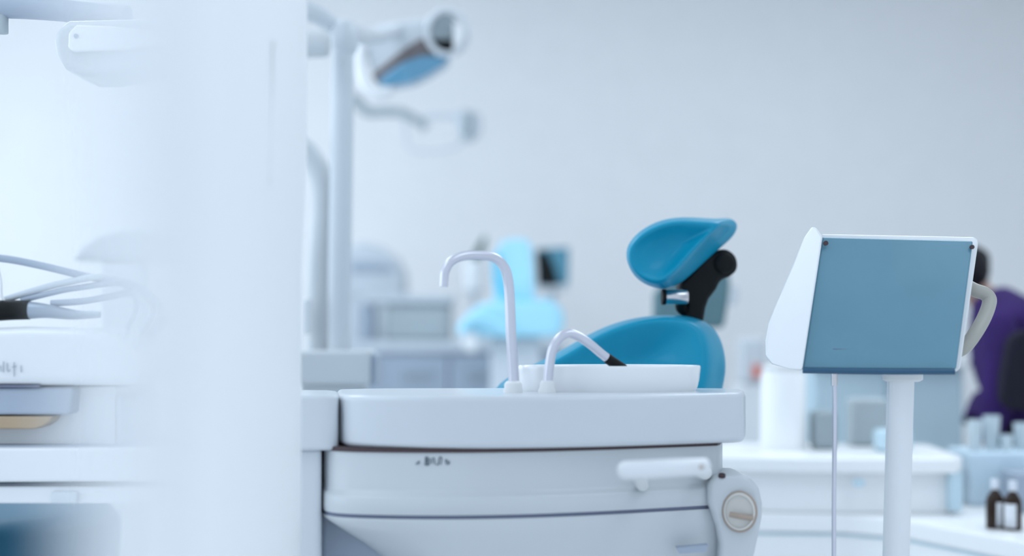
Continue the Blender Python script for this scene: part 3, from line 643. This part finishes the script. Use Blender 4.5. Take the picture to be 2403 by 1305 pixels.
# ------------------------------------------------------------------ left: delivery console behind the screen
con = thing('instrument_console', 'white instrument delivery console with hoses seen through the frosted screen', 'dental unit', (X(0, 2.3), 2.35, 0))
D6 = 2.15
obj('console_top', prism([(-330, 905), (-330, 790), (-200, 778), (60, 766), (200, 770), (290, 800), (330, 850), (330, 905)], D6, D6 + .3), WHITE, con, bevel=.02, seg=4)
obj('console_seam', pbox(-330, 92, 904, 909, D6 + .006, D6 + .2), SEAM, con)
obj('drawer', prism([(-330, 909), (172, 909), (164, 974), (-330, 974)], D6 + .01, D6 + .28), GREYB, con, bevel=.006)
tr = obj('ochre_tray', prism([(-330, 977), (125, 977), (116, 990), (100, 1001), (80, 1007), (-330, 1007)], D6 + .01, D6 + .26), OCHRE, con, bevel=.003, label='ochre tray under the drawer')
obj('back_panel', pbox(-330, 272, 907, 1046, D6 + .05, D6 + .29), WHITE, con, bevel=.004)
obj('panel_edge', pbox(272, 284, 930, 1046, D6 + .045, D6 + .28), PALEG, con, bevel=.003)
obj('ledge', prism([(-330, 1052), (470, 1050), (470, 1130), (-330, 1134)], D6 - .01, D6 + .3), WHITE, con, bevel=.006)
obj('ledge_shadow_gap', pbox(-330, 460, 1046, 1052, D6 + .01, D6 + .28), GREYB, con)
obj('under_rail', pbox(-330, 460, 1134, 1142, D6 + .02, D6 + .25), GREYB, con)
obj('lower_shelf', pbox(-330, 460, 1142, 1182, D6 + .0, D6 + .25), WHITE, con, bevel=.004)
obj('latch', pbox(118, 180, 1155, 1182, D6 - .012, D6 + .02), TAN if False else PALEG, con, bevel=.003)
obj('console_column', box(X(-330, D6) - .1, X(-330, D6) + .02, D6 + .1, D6 + .3, 0, Z(1180, D6)), WHITE, con, bevel=.01)
strokes('lettering', [[(8, 848), (8, 874)], [(17, 852), (18, 872), (24, 868)], [(33, 850), (33, 884)], [(28, 862), (38, 860)], [(49, 858), (50, 874)], [(1, 858), (2, 872)]], D6 - .002, TXT2, con, .0007)
# hoses
for i, (pts, w) in enumerate(((((-120, 600), (0, 606), (90, 622), (200, 648), (320, 672)), 9), (((8, 705), (60, 688), (150, 664), (260, 652)), 8), (((50, 705), (110, 690), (180, 676), (300, 668)), 7), (((120, 712), (200, 706), (300, 688), (330, 684)), 8))):
    obj('hose', tube([P(a, b, 2.2) for a, b in pts] + [P(pts[-1][0] + 60, pts[-1][1] + 60, 2.35), P(pts[-1][0] + 20, 800, 2.4)], R(w, 2.2), 14, 5), GREYB if i != 1 else PALEG, con)
obj('hose_clip', tube([P(-6, 625, 2.19), P(2, 660, 2.19), P(3, 690, 2.19), P(10, 706, 2.19)], .0022, 10, 4), WHITE, con)
hp_ = obj('handpiece', tube([P(-160, 735, 2.19), P(-60, 732, 2.19), P(20, 728, 2.19), P(70, 728, 2.19)], lambda t: R(27 - 5*t, 2.19), 20, 5), BLACK, con, label='black handpiece grip')
obj('handpiece_tip', tube([P(66, 728, 2.19), P(110, 730, 2.19), P(170, 738, 2.2), P(235, 738, 2.2)], lambda t: R(21 - 13*t, 2.19), 18, 5), mat('steel_blue_metal', (.36, .42, .50), .35, metal=.3), hp_)
obj('handpiece_rest', tube([P(-60, 750, 2.2), P(-60, 785, 2.25)], .01, 10, 2), WHITE, con)
# blue seat beneath
bs = thing('blue_stool', 'dark teal round seat at the bottom left under the console', 'stool', (X(-60, 2.9), 2.9, 0))
xs = X(-60, 2.75)
obj('seat', lathe([(.24, Z(1400, 2.6)), (.27, Z(1380, 2.6)), (.275, Z(1250, 2.6)), (.25, Z(1215, 2.6)), (.05, Z(1208, 2.6))], (xs, 2.75), 40), mat('teal_vinyl', (.004, .10, .18), .5), bs)
obj('gas_lift', lathe([(.22, 0), (.22, .03), (.03, .06), (.03, Z(1399, 2.6))], (xs, 2.75), 30), CHROME, bs)
# top left lamp
ll = thing('overhead_lamp', 'pale rounded dental light head at the upper left behind the screen', 'lamp', (X(-300, 2.4), 2.4, 0))
D7 = 2.3
obj('lamp_shell', prism([(124, 95), (130, 68), (160, 46), (420, 40), (470, 80), (440, 150), (330, 162), (240, 178), (190, 178), (150, 160), (130, 128)], D7, D7 + .12), BODY, ll, bevel=.012, seg=4)
lpn = obj('lamp_panel', prism([(158, 112), (160, 76), (178, 57), (260, 60), (420, 78), (430, 98), (300, 116), (170, 121)], D7 - .01, D7 + .02), PORC, ll, bevel=.004, label='bright white lamp cover')
obj('screw', disc(P(179, 85, D7 - .009), (0, -1, 0), .0035, .003), GREYB, lpn)
obj('arm', tube([P(-480, 10, D7 + .1), P(-100, 14, D7 + .1), P(100, 20, D7 + .1), P(300, 40, D7 + .08)], R(27, 2.4), 18, 4), GREYB, ll)
obj('arm_joint', tube([P(2, 30, D7 + .1), P(2, 60, D7 + .1), P(2, 78, D7 + .1)], R(17, 2.4), 18, 3), GREYC, ll)
obj('post', tube([P(-490, -20, D7 + .1), P(-490, 600, D7 + .1), Vector((X(-490, D7 + .1), D7 + .1, 0))], R(27, 2.4), 18, 2), BODY, ll)
# pale dome further back
dm = thing('domed_cover', 'faint grey dome shaped headrest behind the hoses', 'headrest', (X(250, 3.2), 3.25, 0))
obj('dome', prism([(160, 612), (185, 578), (225, 550), (275, 534), (330, 530), (400, 545), (450, 620)], 3.2, 3.3), BODY, dm, bevel=.02)
obj('dome_stand', box(X(230, 3.2), X(330, 3.2), 3.21, 3.29, 0, Z(615, 3.2)), WHITE, dm, bevel=.01)

# ------------------------------------------------------------------ light
wd_ = bpy.data.worlds.new('world'); bpy.context.scene.world = wd_; wd_.use_nodes = True
bg = wd_.node_tree.nodes['Background']; bg.inputs[0].default_value = (.74, .88, 1.05, 1); bg.inputs[1].default_value = .90
def area(name, loc, rot, sx, sy, e, col):
    l = bpy.data.lights.new(name, 'AREA'); l.shape = 'RECTANGLE'; l.size = sx; l.size_y = sy; l.energy = e; l.color = col
    o = bpy.data.objects.new(name, l); C.objects.link(o); o.location = loc; o.rotation_euler = rot; return o
area('window_daylight', (-4.19, 3.6, 1.8), (0, -PI/2, 0), 2.1, 9.0, 78, (.76, .89, 1.0))
# fill panels added on the unseen ceiling to brighten walls and background
for i, (x, y, e, wd) in enumerate(((-1.6, 1.2, 12, 'near'), (1.6, 1.2, 12, 'near'), (-1.6, 4.2, 28, 'middle'), (1.6, 4.2, 28, 'middle'), (-1.6, 6.9, 10, 'far'), (1.6, 6.9, 7, 'far'))):
    cl = thing('added_fill_panel', 'square fill light panel added out of view on the %s side, %s row' % ('left' if x < 0 else 'right', wd), 'fill light', (x, y, 3.2), 'added fill light panels')
    obj('frame', box(x - .62, x + .62, y - .62, y + .62, 3.175, 3.2), WHITE, cl, smooth=False)
    area('added_fill_lamp', (x, y, 3.17), (0, 0, 0), 1.2, 1.2, e, (.80, .91, 1.0))

# ------------------------------------------------------------------ camera
cd = bpy.data.cameras.new('camera'); cam = bpy.data.objects.new('camera', cd); C.objects.link(cam)
cam.location = (0, 0, H); cam.rotation_euler = (PI/2, 0, 0)
cd.shift_y = (CY - 652.5) / 2403
cd.lens = 50; cd.sensor_width = 36; cd.clip_start = .05
cd.dof.use_dof = True; cd.dof.focus_distance = 2.38; cd.dof.aperture_fstop = 1.25
s = bpy.context.scene; s.camera = cam
s.view_settings.view_transform = 'Standard'; s.view_settings.look = 'None'
s.view_settings.gamma = 1; s.view_settings.use_curve_mapping = False
s.view_settings.exposure = 0.13
